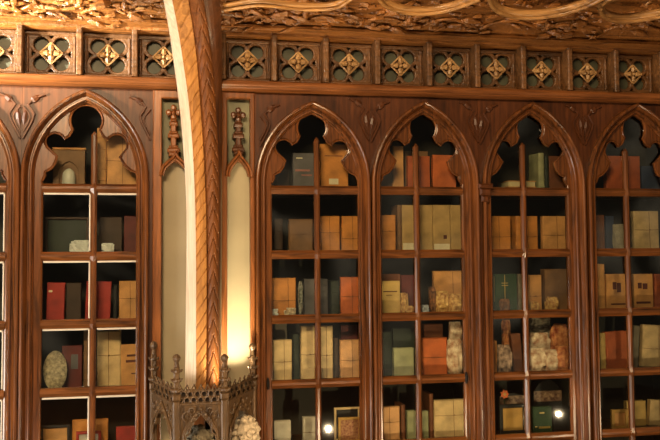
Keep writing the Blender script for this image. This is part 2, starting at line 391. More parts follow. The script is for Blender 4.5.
# ------------------------------------------------------------------ ceiling cove with carving
x0c, x1c = wx(-97, 60), XR+.05
def zz(py, y): return wz(400, py, y)
prof = [(.45, zz(45, 0)+.002), (-.02, zz(45, -.02)+.002), (-.05, zz(43.5, -.05)), (-.075, zz(41, -.075)), (-.075, zz(38.5, -.075)), (-.10, zz(36, -.10)), (-.12, zz(33.5, -.12)), (-.115, zz(31, -.115)), (-.10, zz(30, -.10))]
top_y, top_z = -.42, zz(-12, -.42)
prof += [(-.13, zz(26, -.13)), (-.2, zz(15, -.2)), (-.3, zz(2, -.3)), (top_y, top_z), (-1.2, top_z+.30), (-1.2, top_z+.45), (.45, top_z+.45)]
ceil = struct(obj('ceiling', MB().prism_x(prof[::-1], x0c, x1c), WC))
def cove(px, py):
    """point on the carved slope seen at a survey pixel"""
    best = None
    for k in range(60):
        y = -.10-.6*k/60; p = W(px, py, y)
        if y > -.3: zc_ = None
        pts = [(-.10, zz(30, -.10)), (-.13, zz(26, -.13)), (-.2, zz(15, -.2)), (-.3, zz(2, -.3)), (top_y, top_z), (-1.2, top_z+.30)]
        for (ya, za), (yb, zb) in zip(pts, pts[1:]):
            if yb <= y <= ya: zc_ = za+(zb-za)*(y-ya)/(yb-ya)
        e = abs(p.z-zc_)
        if best is None or e < best[0]: best = (e, p)
    return best[1]
fol = MB()
for i in range(420):
    px = rnd.uniform(-20, 680); base = 31+ (px-400)*.026
    py = rnd.uniform(base-34, base-1)
    if px < 215 and py > base-1: continue
    c = cove(px, py); L = rnd.uniform(.05, .13)
    fol.leaf((c.x, c.y+.002, c.z), L, L*rnd.uniform(.10, .2), rnd.uniform(.015, .04), rnd.choice((0, PI))+rnd.uniform(-.45, .45))
for i in range(70):
    px = rnd.uniform(-10, 670); base = 31+(px-400)*.026
    c = cove(px, rnd.uniform(base-30, base-4)); r = rnd.uniform(.008, .016); fol.blob((c.x, c.y-.012, c.z), (r*1.3, r, r), 7)
for px, py, s in ((305, 13, .085), (408, 18, .085), (125, 7, .07), (15, 4, .06), (80, 3, .06), (232, 22, .06), (360, 22, .06), (545, 26, .06), (620, 24, .07)):
    c = cove(px, py)
    for k in range(4): fol.leaf((c.x, c.y-.01, c.z), s*(1 if k % 2 == 0 else .5), s*.2, .03, k*PI/2)
    fol.blob((c.x, c.y-.035, c.z), (.018, .015, .018), 8)
obj('carved_leaf_relief', fol, WC, ceil)
vines = MB()
def vine(pts, r, dy=-.03):
    P = [CAM+(cove(*p)-CAM)*(1+dy/4.2) for p in pts]
    Q = []
    for i in range(len(P)-1):
        a, b, c_, d_ = P[max(i-1, 0)], P[i], P[i+1], P[min(i+2, len(P)-1)]
        for k in range(6):
            u = k/6; Q.append(.5*((2*b)+(c_-a)*u+(2*a-5*b+4*c_-d_)*u*u+(3*b-a-3*c_+d_)*u**3))
    Q.append(P[-1]); vines.tube(Q, r, 8)
for k in range(7):
    x = 232+k*62
    vine([(x, 24+k*1.2), (x+18, 17+k*1.3), (x+36, 16+k*1.3), (x+60, 24+k*1.4)], .008, -.015)
for k in range(4):
    x = -15+k*48
    vine([(x, 13), (x+18, 6+k*.5), (x+34, 9), (x+52, 3)], .009, -.015)
obj('carved_vines', vines, WC, ceil, smooth=True)
vines = MB()
for rr, dy, off in ((.017, -.14, 0), (.010, -.17, 4.6)):
    vine([(376, -8+off*.5), (385, 1+off), (402, 7.5+off), (424, 9.5+off), (450, 5.5+off), (480, -5+off)], rr, dy)
    vine([(489, -8), (492, 1+off), (503, 9.5+off), (526, 13.5+off), (558, 10.5+off), (585, 2.5+off), (606, -8+off)], rr*1.2, dy)
    vine([(640, -9), (612, -2), (601, 6+off*.4), (607, 14+off), (630, 17+off), (672, 10+off)], rr*1.2, dy)
    vine([(224, 6+off), (260, 1+off), (300, 5+off), (335, 4+off), (352, -6+off)], rr*.8, dy)
obj('strapwork_rope', vines, WK, ceil, smooth=True)
vines = MB()
for px, py, s, rot in ((531, 7, .07, 1.2), (640, 9, .09, 1.0), (652, 3, .09, .4), (466, 3, .06, 2.4), (60, 4, .08, .5), (90, 8, .08, -.2), (135, 12, .06, .1)):
    c = cove(px, py); vines.leaf((c.x, c.y-.05, c.z), s, s*.16, .03, rot)
obj('carved_prong', vines, WK, ceil)

# ------------------------------------------------------------------ blind niches either side of the rib
def niche(key, label, xa, xb, px_c, py_apex, py_spring, px_fin, py_fin_top, ex0, ex1, y=-.004):
    t = thing('blind_niche', label, 'niche', ((ex0+ex1)/2, 0, 0))
    a, b = wx(xa, 250, 0), wx(xb, 250, 0); c = (a+b)/2
    zs, za = wz(px_c, py_spring), wz(px_c, py_apex); ztop = wz(px_c, 99)
    ap = arch_pts(c, (b-a)/2, zs, za-.02, 8)
    low = [(a, .25)]+ap+[(b, .25)]
    # upper recess follows the gable's back
    ap2 = None
    up = [(a, ztop), (a, zs+.035), (c, za+.035), (b, zs+.035), (b, ztop)]
    obj('frame', plate([[(ex0, 0), (ex1, 0), (ex1, FZ0-.040), (ex0, FZ0-.040)], low[::-1], up], -.02, .05, .006), WO, t)
    obj('cream_panel', MB().box(ex0+.004, ex1-.004, .034, .05, .02, (zs+za)/2+.02), CREAM, t)
    obj('upper_panel', MB().box(ex0+.004, ex1-.004, .034, .05, (zs+za)/2+.021, FZ0-.045), GREY, t)
    g = MB(); w2 = (b-a)/2; hh = za-zs
    half = [(1.06, -.12), (1.03, .12), (.88, .42), (.62, .68), (.34, .90), (.14, 1.06), (0, 1.28)]
    og = [(c-u*w2, zs+v*hh) for u, v in half]+[(c+u*w2, zs+v*hh) for u, v in half[-2::-1]]
    g.sweep(og, [(.010, .0), (.010, -.022), (.005, -.032), (-.002, -.030), (-.006, -.018), (-.010, -.026), (-.015, -.026), (-.018, -.012), (-.020, 0)], -.012)
    obj('gable_arch', g, WO, t)
    cus = [(1.0, -.3), (.96, .0), (.74, .30), (.5, .38), (.42, .58), (.2, .80), (0, .98)]
    out = [(1.04, -.3), (1.02, .12), (.86, .42), (.6, .68), (.32, .90), (0, 1.15)]
    lp = [(c-u*w2, zs+v*hh) for u, v in out]+[(c+u*w2, zs+v*hh) for u, v in out[-2::-1]]
    li = [(c-u*w2, zs+v*hh) for u, v in cus]+[(c+u*w2, zs+v*hh) for u, v in cus[-2::-1]]
    obj('cusped_head', plate([lp+li[::-1]], -.004, .03, .003), WO, t)
    f = MB(); fx = wx(px_fin, 140); z1 = wz(px_fin, py_fin_top); z0 = za+hh*.15
    H = z1-z0
    f.box(fx-.0135, fx+.0135, -.024, .034, z0, z0+H*.74, .005)
    for k, hw in ((.05, .024), (.13, .030), (.42, .028), (.66, .021)):
        f.box(fx-hw, fx+hw, -.034, .03, z0+H*k-.012, z0+H*k+.008, .006); f.box(fx-hw*.75, fx+hw*.75, -.03, .03, z0+H*k+.008, z0+H*k+.022, .006)
    for dx, dz in ((0, 1), (0, -1), (1, 0), (-1, 0)):
        f.blob((fx+dx*.024, -.014, z0+H*.88+dz*.024), (.0165, .014, .0165), 9)
    f.blob((fx, -.018, z0+H*.88), (.011, .016, .011), 8)
    obj('finial', f, WO if key == 'left' else WD, t)
    return t
niche('left', 'tall cream blind niche partly hidden behind the pale edge of the arch rib', 161.5, 189, 174, 159, 174, 173.5, 107, B2, wx(205, 220))
niche('right', 'tall cream blind niche glowing yellow from below, beside the arch rib', 227, 250, 238.5, 158, 175, 238, 110, wx(219, 220), B3)

# ------------------------------------------------------------------ the rib
YR = -.20
TAB = [(-60, -.74, 153, 160, 178, 192, 211), (0, -.47, 165, 172, 188, 204, 222), (28, -.345, 170, 177.5, 192.5, 208.5, 223), (55, -.27, 174, 182, 196, 212, 223.5), (110, -.215, 181, 189.5, 200.5, 216.5, 223.5), (165, YR, 185.5, 193.5, 204, 219, 223.5),
       (220, YR, 187.5, 195.5, 206, 219.5, 223.5), (300, YR, 187, 196, 206.5, 219, 223), (395, YR, 186, 196, 206, 219, 223), (450, YR, 186, 196, 206, 219, 223)]
ZT = [(wz(195, r[0], r[1]), [wx(p, r[0], r[1]) for p in r[2:]]+[r[1]]) for r in TAB]
ZT.append((0.0, list(ZT[-1][1])))
def edge(k, z):
    n = len(ZT)
    for i in range(n-1):
        (za, ea), (zb, eb) = ZT[i], ZT[i+1]
        if zb <= z <= za:
            u = (z-za)/(zb-za)
            p0 = ZT[max(i-1, 0)]; p3 = ZT[min(i+2, n-1)]
            m1 = (eb[k]-p0[1][k])/(zb-p0[0])*(zb-za); m2 = (p3[1][k]-ea[k])/(p3[0]-za)*(zb-za)
            return (2*u**3-3*u*u+1)*ea[k]+(u**3-2*u*u+u)*m1+(-2*u**3+3*u*u)*eb[k]+(u**3-u*u)*m2
    return ZT[0][1][k] if z > ZT[0][0] else ZT[-1][1][k]
zt_, zb_ = ZT[0][0], 0.0
ZC = wz(200, 404, -.45)
rib = thing('arch_rib', 'carved oak arch rib with pale left edge rising and bending between the two niches', 'arch rib', (edge(2, 1.5), YR, ZC))
def strip(name, k0, k1, hfn, m, n, mm, smooth=False, zlo=ZC):
    mb = MB()
    mb.grid(n, m, lambda t, s: (lambda z: (edge(k0, z)+(edge(k1, z)-edge(k0, z))*s, edge(5, z)-hfn(s, z), z))(zlo+(zt_-zlo)*t))
    # sides back to the wall side
    for k, s in ((k0, 0), (k1, 1)):
        mb.grid(n, 1, lambda t, q: (lambda z: (edge(k, z), edge(5, z)-hfn(s, z)*(1-q)+.12*q, z))(zlo+(zt_-zlo)*t))
    return obj(name, mb, mm, rib, smooth=smooth)
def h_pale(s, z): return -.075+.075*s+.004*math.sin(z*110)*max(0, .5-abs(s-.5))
def groove(v, wd=.16): return 1-max(0, 1-abs(((v+.5) % 1.0)-.5)/wd)
def h_band(s, z): return .007*groove(z*15-s*1.2)+.004*math.sin(PI*s)
def h_rope(s, z): return .02*math.sin(PI*s)-.010+.008*groove(z*13+abs(s-.55)*2.4)*groove(s*.999+.001-.55+.5, .12)
def h_out(s, z): return -.035-.05*s+.012*math.sin(PI*s)
strip('daylit_edge', 0, 1, h_pale, 4, 260, WP)
strip('herringbone_band', 1, 2, h_band, 10, 520, WR)
strip('chevron_shaft', 2, 3, h_rope, 14, 520, WT)
strip('outer_moulding', 3, 4, h_out, 4, 60, WD)

# ------------------------------------------------------------------ gothic canopy at the foot of the rib
YC = -.45
P = [W(153.5, 395, -.06), W(176.5, 400, YC), W(224.5, 402, YC), W(252.5, 388, -.06)]
ZC = wz(200, 404, YC)       # under the cresting
px2 = lambda n: n*.0048
can = thing('gothic_canopy', 'carved gothic canopy with pierced cresting and pinnacles at the foot of the rib', 'canopy', ((P[1].x+P[2].x)/2, -.2, 0))
tips = [wz(153, 341, -.06), wz(177, 354, YC), wz(224, 354, YC), wz(254, 343, -.06)]
for p, zt in zip(P, tips):
    y = p.y; pm = MB(); pm.box(p.x-.017, p.x+.017, y-.02, y+.02, 0.0, ZC+.02, .007)
    po = obj('corner_post', pm, WN, can)
    H = zt-ZC-.02; f = MB(); z = ZC+.02
    f.box(p.x-.02, p.x+.02, y-.024, y+.02, z, z+H*.14, .006)
    f.box(p.x-.013, p.x+.013, y-.014, y+.014, z+H*.14, z+H*.72, .004)
    for k, r in ((.2, .026), (.42, .022), (.62, .02)):
        f.lathe((p.x, y, z+H*k), [(r*.5, -.012), (r, -.002), (r, .006), (r*.5, .016)], 8)
        for sd in (-1, 1): f.leaf((p.x+sd*.012, y-.01, z+H*k), .02, .007, .012, PI/2-sd*.9)
    f.lathe((p.x, y, z+H*.72), [(.013, 0), (.009, H*.1), (.017, H*.16), (.019, H*.2), (.014, H*.25), (.004, H*.28)], 8)
    obj('pinnacle', f, WN, po)
for i in range(3):
    a, b = P[i], P[i+1]; ax, ay = a.x, a.y; L = math.hypot(b.x-ax, b.y-ay); ux, uy = (b.x-ax)/L, (b.y-ay)/L; nx, ny = uy, -ux
    T = lambda u, d, z, ax=ax, ay=ay, ux=ux, uy=uy, nx=nx, ny=ny: (ax+ux*u+nx*(-d), ay+uy*u+ny*(-d), z)
    zl = ZC-.42
    am = arch_pts(L/2, L/2-.022, ZC-.19, ZC-.03, 10)
    w = L/2-.03; hb = ZC-.16
    hf = [(1, zl), (1, ZC-.165), (.9, ZC-.125), (.74, ZC-.115), (.66, ZC-.135), (.6, ZC-.105), (.5, ZC-.075), (.34, ZC-.066), (.27, ZC-.08), (.2, ZC-.058), (0, ZC-.036)]
    I = [(L/2-u*w, z) for u, z in hf]+[(L/2+u*w, z) for u, z in hf[-2::-1]]
    pn = obj('arch_panel', plate([[(.008, zl-.05), (L-.008, zl-.05), (L-.008, ZC-.002), (.008, ZC-.002)], I[::-1]], 0, .02, .003, T), WN, can)
    tr = MB()
    for o in (.0, .02):
        g_ = [(1.02, -.17), (.95, -.118), (.7, -.088), (.4, -.052), (.2, -.034), (0, -.014)]
        pts = [(L/2-u*w, ZC+v-o*.6) for u, v in g_]+[(L/2+u*w, ZC+v-o*.6) for u, v in g_[-2::-1]]
        tr.tube([T(u, -.014, z) for u, z in pts], .006, 5)
    for k in range(5):
        u = L*(.3+.1*k); c = T(u, -.016, ZC-.022-abs(k-2)*.026); tr.blob(c, (.011, .01, .011), 6)
    for sd in (-1, 1):
        for (cu, cv, cr_) in ((.80, -.052, .020), (.52, -.028, .012)):
            cc = [T(L/2+sd*cu*w+cr_*math.cos(q*PI/5), -.012, ZC+cv+cr_*math.sin(q*PI/5)) for q in range(11)]
            tr.tube(cc, .0045, 5)
            tr.blob(T(L/2+sd*cu*w, -.012, ZC+cv), (cr_*.4, .008, cr_*.4), 6)
        tr.tube([T(L/2+sd*w*1.0, -.012, ZC-.19), T(L/2+sd*w*.86, -.012, ZC-.14), T(L/2+sd*w*.66, -.012, ZC-.128), T(L/2+sd*w*.60, -.012, ZC-.10), T(L/2+sd*w*.36, -.012, ZC-.072), T(L/2, -.012, ZC-.040)], .005, 5)
    obj('arch_tracery', tr, WN, pn)
    cr = MB()
    # two rails with pierced rings and a row of pointed leaves
    for zc_, r in ((ZC+.003, .009), (ZC+.062, .006)):
        cr.tube([T(.0, -.008, zc_), T(L, -.008, zc_)], r, 6)
    n = 7 if i == 1 else 6
    rx_ = L/n*.43
    for k in range(n):
        u = (k+.5)*L/n
        for zz_, sh in ((ZC+.019, 0), (ZC+.046, .5)):
            uu = min(max(u+sh*L/n, rx_*.7), L-rx_*.7)
            cr.tube([T(uu+rx_*math.cos(q*PI/4), -.010, zz_+.0145*math.sin(q*PI/4)) for q in range(9)], .0042, 5)
        cr.tube([T(u-rx_*.8, -.010, ZC+.063), T(u, -.016, ZC+.090), T(u+rx_*.8, -.010, ZC+.063)], .005, 5)
    bk = MB(); q0, q1, q2, q3 = T(.0, .004, ZC), T(L, .004, ZC), T(L, .012, ZC), T(.0, .012, ZC)  # dark plate stands in for the shade behind the pierced cresting
    bk.add([q0, q1, q2, q3]+[(q[0], q[1], ZC+.058) for q in (q0, q1, q2, q3)], [(0, 1, 5, 4), (1, 2, 6, 5), (2, 3, 7, 6), (3, 0, 4, 7), (4, 5, 6, 7), (3, 2, 1, 0)])
    obj('shade_backing', bk, SHADE_OAK, can)
    obj('cresting', cr, WN, can)
obj('canopy_roof', MB().prism_z([(P[0].x, P[0].y+.02), (P[1].x, P[1].y+.02), (P[2].x, P[2].y+.02), (P[3].x, P[3].y+.02)], ZC-.03, ZC-.004), WN, can)
obj('pedestal', MB().prism_z([(P[0].x, P[0].y+.02), (P[1].x, P[1].y+.03), (P[2].x, P[2].y+.03), (P[3].x, P[3].y+.02)], .0, ZC-.36), WN, can)
# carved stone pieces inside the canopy
STONE = mat_plain('pale_stone', (226, 206, 172), .7, var=.35, scale=60, bump=.6)
STONE2 = mat_plain('grey_stone', (150, 138, 112), .7, var=.4, scale=60, bump=.6)
def leafy(label, px, py, y, r, m, seed):
    q = random.Random(seed); c = W(px, py, y); zb = ZC-.36
    mb = MB(); mb.lathe((c.x, y, zb), [(r*.6, 0), (r*.7, .02), (r*.35, .04), (r*.4, c.z-zb)], 10)
    mb.blob((c.x, y, c.z), (r*.8, r*.7, r*.85), 12, noise=.08, seed=seed)
    for k in range(46):
        a, b = q.uniform(0, 2*PI), q.uniform(-.9, 1.4)
        d = Vector((math.cos(a)*math.cos(b), math.sin(a)*math.cos(b), math.sin(b))); p = Vector((c.x, y, c.z))+Vector((d.x*r*.82, d.y*r*.7, d.z*r*.85))
        mb.blob(p, (r*.2, r*.17, r*.2), 6, rot=q.uniform(0, 3), noise=.15, seed=seed+k)
    return tag(obj('stone_carving', mb, m, None, (c.x, y, zb)), label, 'carving')
leafy('pale cream carved stone foliage in the right arch of the gothic canopy', 243.5, 433, -.20, .085, STONE, 3)
leafy('grey carved stone foliage in the front arch of the gothic canopy', 199, 441, -.33, .075, STONE2, 9)

# ------------------------------------------------------------------ books and ornaments
BAYN = {'L': 'case left of rib', '1': 'case beside glowing niche', '2': 'second case from niche', '3': 'third case from niche', '4': 'far end case'}
ROWN = ['arched top shelf', 'second shelf', 'third shelf', 'fourth shelf', 'lowest shelf']
SEEN = {}
def lab(look, b, r, pane): return '%s, %s, %s pane, %s' % (look, ROWN[r], pane, BAYN[b])
COLS = {'tan': (226, 164, 96), 'ochre': (224, 146, 64), 'cream': (240, 206, 150), 'red': (176, 46, 34), 'darkred': (104, 32, 26), 'brown': (124, 70, 36), 'darkbrown': (66, 44, 28),
        'grey': (130, 118, 98), 'bluegrey': (104, 100, 102), 'whitish': (220, 208, 188), 'orange': (216, 112, 54), 'rust': (190, 94, 46), 'olive': (204, 168, 108), 'green': (44, 74, 44), 'palegreen': (176, 176, 132),
        'darkgreen': (36, 48, 34), 'peach': (240, 180, 122), 'black': (24, 22, 20), 'gold': (206, 158, 80), 'yellow': (222, 184, 108), 'darktan': (134, 96, 58), 'blue': (44, 60, 92)}
def bm(c): return mat_plain('book_'+c, COLS[c], .62, var=.28, scale=14, bump=.12)
PAGE = mat_plain('book_pages', (214, 196, 150), .8, var=.2, scale=40, sc3=(1, 60, 1))
STR = mat_plain('string', (124, 84, 44), .8); INK = mat_plain('dark_title_ink', (92, 40, 26), .6); INKW = mat_plain('pale_label', (240, 226, 190), .6); INKG = mat_plain('gilt_title', (214, 178, 92), .4); INKP = mat_plain('faded_pink_title', (168, 112, 104), .6)
def pane_of(b, xa, xb): return 'left' if (xa+xb)/2 < BAYS[b]['xm'] else 'right'
def place(b, r, x0, x1, yt, Y):
    zf = RAIL[r]+.0006
    py = yt; xa, xb = wx(x0, yt+12, Y), wx(x1, yt+12, Y); h = wz((x0+x1)/2, yt, Y)-zf
    B = BAYS[b]; xa = max(xa, B['ex0']+.024); xb = min(xb, B['ex1']-.024)
    return xa, xb, zf, h
ITEMS = {}
def name_item(o, look, cat, b, r, xa, xb, group=True):
    pane = pane_of(b, xa, xb); s = lab(look, b, r, pane)
    assert s not in SEEN, s
    n = len(s.split()); assert 4 <= n <= 16, (n, s)
    SEEN[s] = 1; o['label'] = s; o['category'] = cat
    if group: o['group'] = 'books and parcels, %s, %s' % (ROWN[r], BAYN[b])
def book(b, r, x0, x1, yt, col, look, style='book', Y=.12, lean=0, marks=None, t=None):
    """style: book = cover facing out, parcel = paper wrapped and string tied, spine = back of the book facing out"""
    xa, xb, zf, h = place(b, r, x0, x1, yt, Y); xc = (xa+xb)/2; w = xb-xa; m = bm(col)
    t = t or (.035 if style != 'spine' else .13)
    nm = {'book': 'book', 'parcel': 'wrapped_book', 'spine': 'book'}[style]
    o = thing(nm, '', 'book', (xc, Y+t/2, zf)); y0, y1 = Y, Y+t
    if style == 'book':
        c = MB(); e = .004
        c.box(xa, xb, y0, y0+e, zf, zf+h, .002); c.box(xa, xb, y1-e, y1, zf, zf+h); 
        c.box(xa, xa+e, y0+e, y1-e, zf, zf+h)
        obj('cover', c, m, o); obj('pages', MB().box(xa+e+.0005, xb-.004, y0+e+.0005, y1-e-.0005, zf+.003, zf+h-.004), PAGE, o)
        g = MB(); g.box(xa+.012, xa+.0155, y0-.0012, y0+.001, zf+.001, zf+h-.001); obj('hinge_groove', g, m, o)
    elif style == 'parcel':
        c = MB(); c.box(xa, xb, y0, y1, zf, zf+h, .006); obj('wrapping', c, m, o)
        s = MB(); q = rnd.uniform(.4, .6); k = rnd.uniform(.45, .68); rr = .0012
        if rnd.random() < .6: s.tube([(xa+w*k, y0-.0012, zf+.002), (xa+w*(k-.02), y0-.0012, zf+h-.003), (xa+w*(k-.02), y1+.001, zf+h+.0012)], rr, 5)
        s.tube([(xa-.001, y0-.0004, zf+h*q), (xa+w*.5, y0-.0022, zf+h*(q-.012)), (xb+.001, y0-.0004, zf+h*q)], rr, 5)
        s.blob((xa+w*k, y0-.003, zf+h*q), (.004, .003, .003), 6)
        obj('string', s, STR, o)
    else:
        c = MB(); n = 6
        pr = [(xa, y1), (xa, y0+.006)]+[(xc-w/2*math.cos(PI*i/n), y0+.006-.008*math.sin(PI*i/n)) for i in range(1, n)]+[(xb, y0+.006), (xb, y1)]
        c.prism_z(pr, zf, zf+h); obj('cover', c, m, o)
        bd = MB()
        for q in (.16, .34, .66, .84): bd.box(xa+w*.06, xb-w*.06, y0-.0045, y0+.004, zf+h*q-.003, zf+h*q+.003, .001)
        obj('spine_band', bd, m, o)
    for mk in marks or ():
        ink, lines = mk
        mm = MB()
        for (u0, u1, v0, v1) in lines: mm.box(xa+w*u0, xa+w*u1, y0-.0016, y0+.001, zf+h*v0, zf+h*v1)
        obj('title_mark' if ink is not INKW else 'paper_label', mm, ink, o)
    if lean:
        piv = math.radians(lean); o.rotation_euler = (0, piv, 0)
        o.location.z = zf+abs(math.sin(piv))*w/2+.0004
    name_item(o, look, 'book', b, r, xa, xb)
    return o
def frame_pic(b, r, x0, x1, yt, fcol, pcol, look, Y=.1, fw=.014, mats=None):
    xa, xb, zf, h = place(b, r, x0, x1, yt, Y); o = thing('picture_frame', '', 'picture', ((xa+xb)/2, Y, zf))
    f = plate([[(xa, zf), (xb, zf), (xb, zf+h), (xa, zf+h)], [(xa+fw, zf+fw), (xa+fw, zf+h-fw), (xb-fw, zf+h-fw), (xb-fw, zf+fw)]], Y-.012, .02, .004)
    fr = obj('frame', f, bm(fcol), o)
    obj('picture', MB().box(xa+fw*.6, xb-fw*.6, Y, Y+.006, zf+fw*.6, zf+h-fw*.6), mats or bm(pcol), o)
    name_item(o, look, 'picture', b, r, xa, xb, False); return o
def lump(b, r, x0, x1, yt, m, look, name, cat, Y=.1, seed=1, noise=.22, dp=.055):
    """crumpled or carved lump; rests on the shelf"""
    xa, xb, zf, h = place(b, r, x0, x1, yt, Y); w = xb-xa; mb = MB(); off = Vector((seed*7.3, seed*3.1, seed*1.7))
    n, k = 16, 26; vs = []
    for i in range(n+1):
        th = PI*i/n
        for j in range(k):
            ph = 2*PI*j/k; d = Vector((math.sin(th)*math.cos(ph), math.sin(th)*math.sin(ph), math.cos(th)))
            f = 1-abs(mnoise.noise(d*1.6+off))*noise*2.2-abs(mnoise.noise(d*4.2+off))*noise*1.6
            e = [math.copysign(abs(v)**.7, v) for v in d]
            vs.append((min(xb, max(xa, (xa+xb)/2+w/2*e[0]*f*1.3)), Y+dp/2+dp/2*e[1]*f, max(zf, min(zf+h, zf+h*.5+h*.66*e[2]*f))))
    mb.add(vs, [(i*k+j, (i+1)*k+j, (i+1)*k+(j+1) % k, i*k+(j+1) % k) for i in range(n) for j in range(k)])
    o = obj(name, mb, m, None, ((xa+xb)/2, Y, zf)); name_item(o, look, cat, b, r, xa, xb, False); return o
TL = lambda ink, *v: (ink, v)
# ---- case left of the rib
o = None
def display_box():
    b, r = 'L', 0; xa, xb, zf, h = place(b, r, 53, 85, 150, .12)
    o = thing('display_box', '', 'box', ((xa+xb)/2, .15, zf)); w = xb-xa; xc = (xa+xb)/2
    hole = [(xc-w*.3, zf+.012)]+arch_pts(xc, w*.3, zf+h*.4, zf+h*.72, 6)+[(xc+w*.3, zf+.012)]
    obj('front', plate([[(xa, zf), (xb, zf), (xb, zf+h), (xa, zf+h)], hole[::-1]], .12, .01, .002), bm('darktan'), o)
    obj('body', MB().box(xa, xb, .131, .22, zf, zf+h), bm('darktan'), o)
    d = MB(); d.lathe((xc, .118, zf), [(.028, .0), (.034, .03), (.034, .06), (.03, .085), (.018, .1), (.003, .108)], 14); obj('glass_dome', d, mat_plain('milky_dome', (206, 204, 190), .25, var=.1), o, smooth=True, label='milky white dome')
    m = MB(); m.box(xa-.004, xb+.004, .112, .224, zf+h, zf+h+.012, .004); obj('lid', m, bm('tan'), o)
    name_item(o, 'tan box with milky dome', 'box', b, r, xa, xb, False)
display_box()
book('L', 0, 97, 106.5, 128, 'tan', 'tall thin tan book', 'spine')
book('L', 0, 107, 142, 133, 'tan', 'big tan string-tied parcel', 'parcel')
frame_pic('L', 1, 45, 89, 217, 'darkbrown', 'darkgreen', 'dark framed picture', Y=.17)
WHITE = mat_plain('white_porcelain', (225, 228, 224), .3, var=.15, scale=40)
lump('L', 1, 69, 89, 240, WHITE, 'white shell ornament', 'shell_ornament', 'ornament', Y=.07, seed=4, noise=.3)
lump('L', 1, 101, 114, 243, WHITE, 'small white rough ornament', 'pale_lump', 'ornament', Y=.06, seed=5, noise=.3)
book('L', 1, 99, 122, 217, 'darkbrown', 'dark brown book', Y=.16)
book('L', 1, 124, 142, 216, 'darkred', 'dark red book', Y=.14)
book('L', 2, 46, 64, 283, 'red', 'scarlet book beside brown', lean=1.5, marks=[TL(INKW, (.1, .3, .76, .81))])
book('L', 2, 66, 81, 283, 'darkbrown', 'dark brown book', Y=.16)
book('L', 2, 85, 110, 282, 'red', 'scarlet book behind the bar', lean=2.0)
book('L', 2, 113, 117.5, 285, 'black', 'thin black book', 'spine', Y=.15)
book('L', 2, 119, 142, 281, 'tan', 'tan string-tied parcel', 'parcel')
COB = mat_plain('pebbled_stone', (196, 178, 140), .8, var=.5, scale=55, bump=1.0)
def disc():
    xa, xb, zf, h = place('L', 3, 43, 67, 351, .09); m = MB(); xc = (xa+xb)/2; rz = h/2; rx = (xb-xa)/2
    ring = [(xc+rx*math.cos(2*PI*k/24), zf+rz+rz*math.sin(2*PI*k/24)) for k in range(24)]
    m.prism_y(ring, .09, .115); r2 = [(xc+(x-xc)*.88, zf+rz+(z-zf-rz)*.88) for x, z in ring]; m.prism_y(r2, .083, .09)
    o = obj('stone_plate', m, COB, None, (xc, .1, zf)); name_item(o, 'round pebbled stone plate', 'plate', 'L', 3, xa, xb, False)
disc()
book('L', 3, 62, 82, 346, 'darkred', 'dark red book', Y=.16, marks=[TL(bm('bluegrey'), (.45, .8, .45, .8))])
book('L', 3, 83.5, 89, 331, 'darktan', 'thin tan book', 'spine', Y=.14)
book('L', 3, 97, 121, 331, 'cream', 'large cream string-tied parcel', 'parcel', Y=.16)
book('L', 3, 121.5, 142, 345, 'tan', 'tan book with red title', Y=.11, lean=-1.5, marks=[TL(INK, (.3, .85, .72, .77), (.25, .9, .58, .64), (.5, .85, .3, .33))])
frame_pic('L', 4, 40, 70, 425, 'black', 'tan', 'black framed tan picture', Y=.14)
book('L', 4, 72, 108, 420, 'ochre', 'wide ochre book', Y=.17)
frame_pic('L', 4, 76, 101, 431, 'red', 'whitish', 'small red framed card', Y=.12)
book('L', 4, 116, 142, 427, 'red', 'scarlet book', Y=.16)
# ---- first case right of the niche
book('1', 0, 276, 289, 170, 'darkbrown', 'low dark brown book', Y=.17)
book('1', 0, 293, 314, 153, 'bluegrey', 'blue grey book', marks=[TL(INKP, (.1, .8, .52, .57), (.4, .9, .4, .44)), TL(INKW, (.15, .45, .85, .88))])
book('1', 0, 320.5, 348, 144, 'ochre', 'large ochre book with label', marks=[TL(INKW, (.3, .64, .15, .27)), TL(INK, (.15, .8, .74, .755))])
book('1', 1, 274, 283, 219, 'darkbrown', 'thin dark brown book', 'spine')
book('1', 1, 289, 313, 219, 'darktan', 'dull brown string-tied parcel', 'parcel')
book('1', 1, 320.5, 340, 216, 'ochre', 'ochre parcel beside the bar', 'parcel')
book('1', 1, 342, 363, 216, 'ochre', 'ochre parcel by the stile', 'parcel')
book('1', 2, 272.5, 296, 278, 'ochre', 'golden ochre parcel', 'parcel')
book('1', 2, 304, 315.5, 279, 'bluegrey', 'blue grey book', Y=.15)
book('1', 2, 319, 328, 279, 'bluegrey', 'thin blue grey book', 'spine', Y=.15)
book('1', 2, 331, 340, 281, 'darkgreen', 'dark green book', 'spine', Y=.16)
book('1', 2, 341, 363, 277, 'orange', 'orange string-tied parcel', 'parcel')
lump('1', 2, 299, 303.5, 281, mat_plain('grey_glint', (170, 172, 160), .15, var=.5, scale=70), 'slim grey glint lump', 'glint_lump', 'ornament', Y=.08, seed=3, noise=.45)  # small lumps here stand in for white glints in the pane
lump('1', 2, 272.5, 279, 309, WHITE, 'tiny white glint lump', 'pale_lump', 'ornament', Y=.05, seed=8, noise=.4)
lump('1', 2, 285, 297, 308, STONE, 'small cream crumpled ornament', 'pale_lump', 'ornament', Y=.05, seed=18, noise=.4)
book('1', 3, 273, 292, 340, 'cream', 'cream string-tied parcel', 'parcel')
book('1', 3, 275, 287, 323, 'grey', 'grey book behind cream parcel', Y=.22)
book('1', 3, 293, 300, 334, 'darkgreen', 'dark green book', 'spine', Y=.16)
book('1', 3, 301, 315, 326, 'cream', 'tall cream parcel', 'parcel')
book('1', 3, 320, 333, 326, 'cream', 'tall cream parcel', 'parcel')
book('1', 3, 334, 339, 338, 'darkbrown', 'thin dark brown book', 'spine', Y=.16)
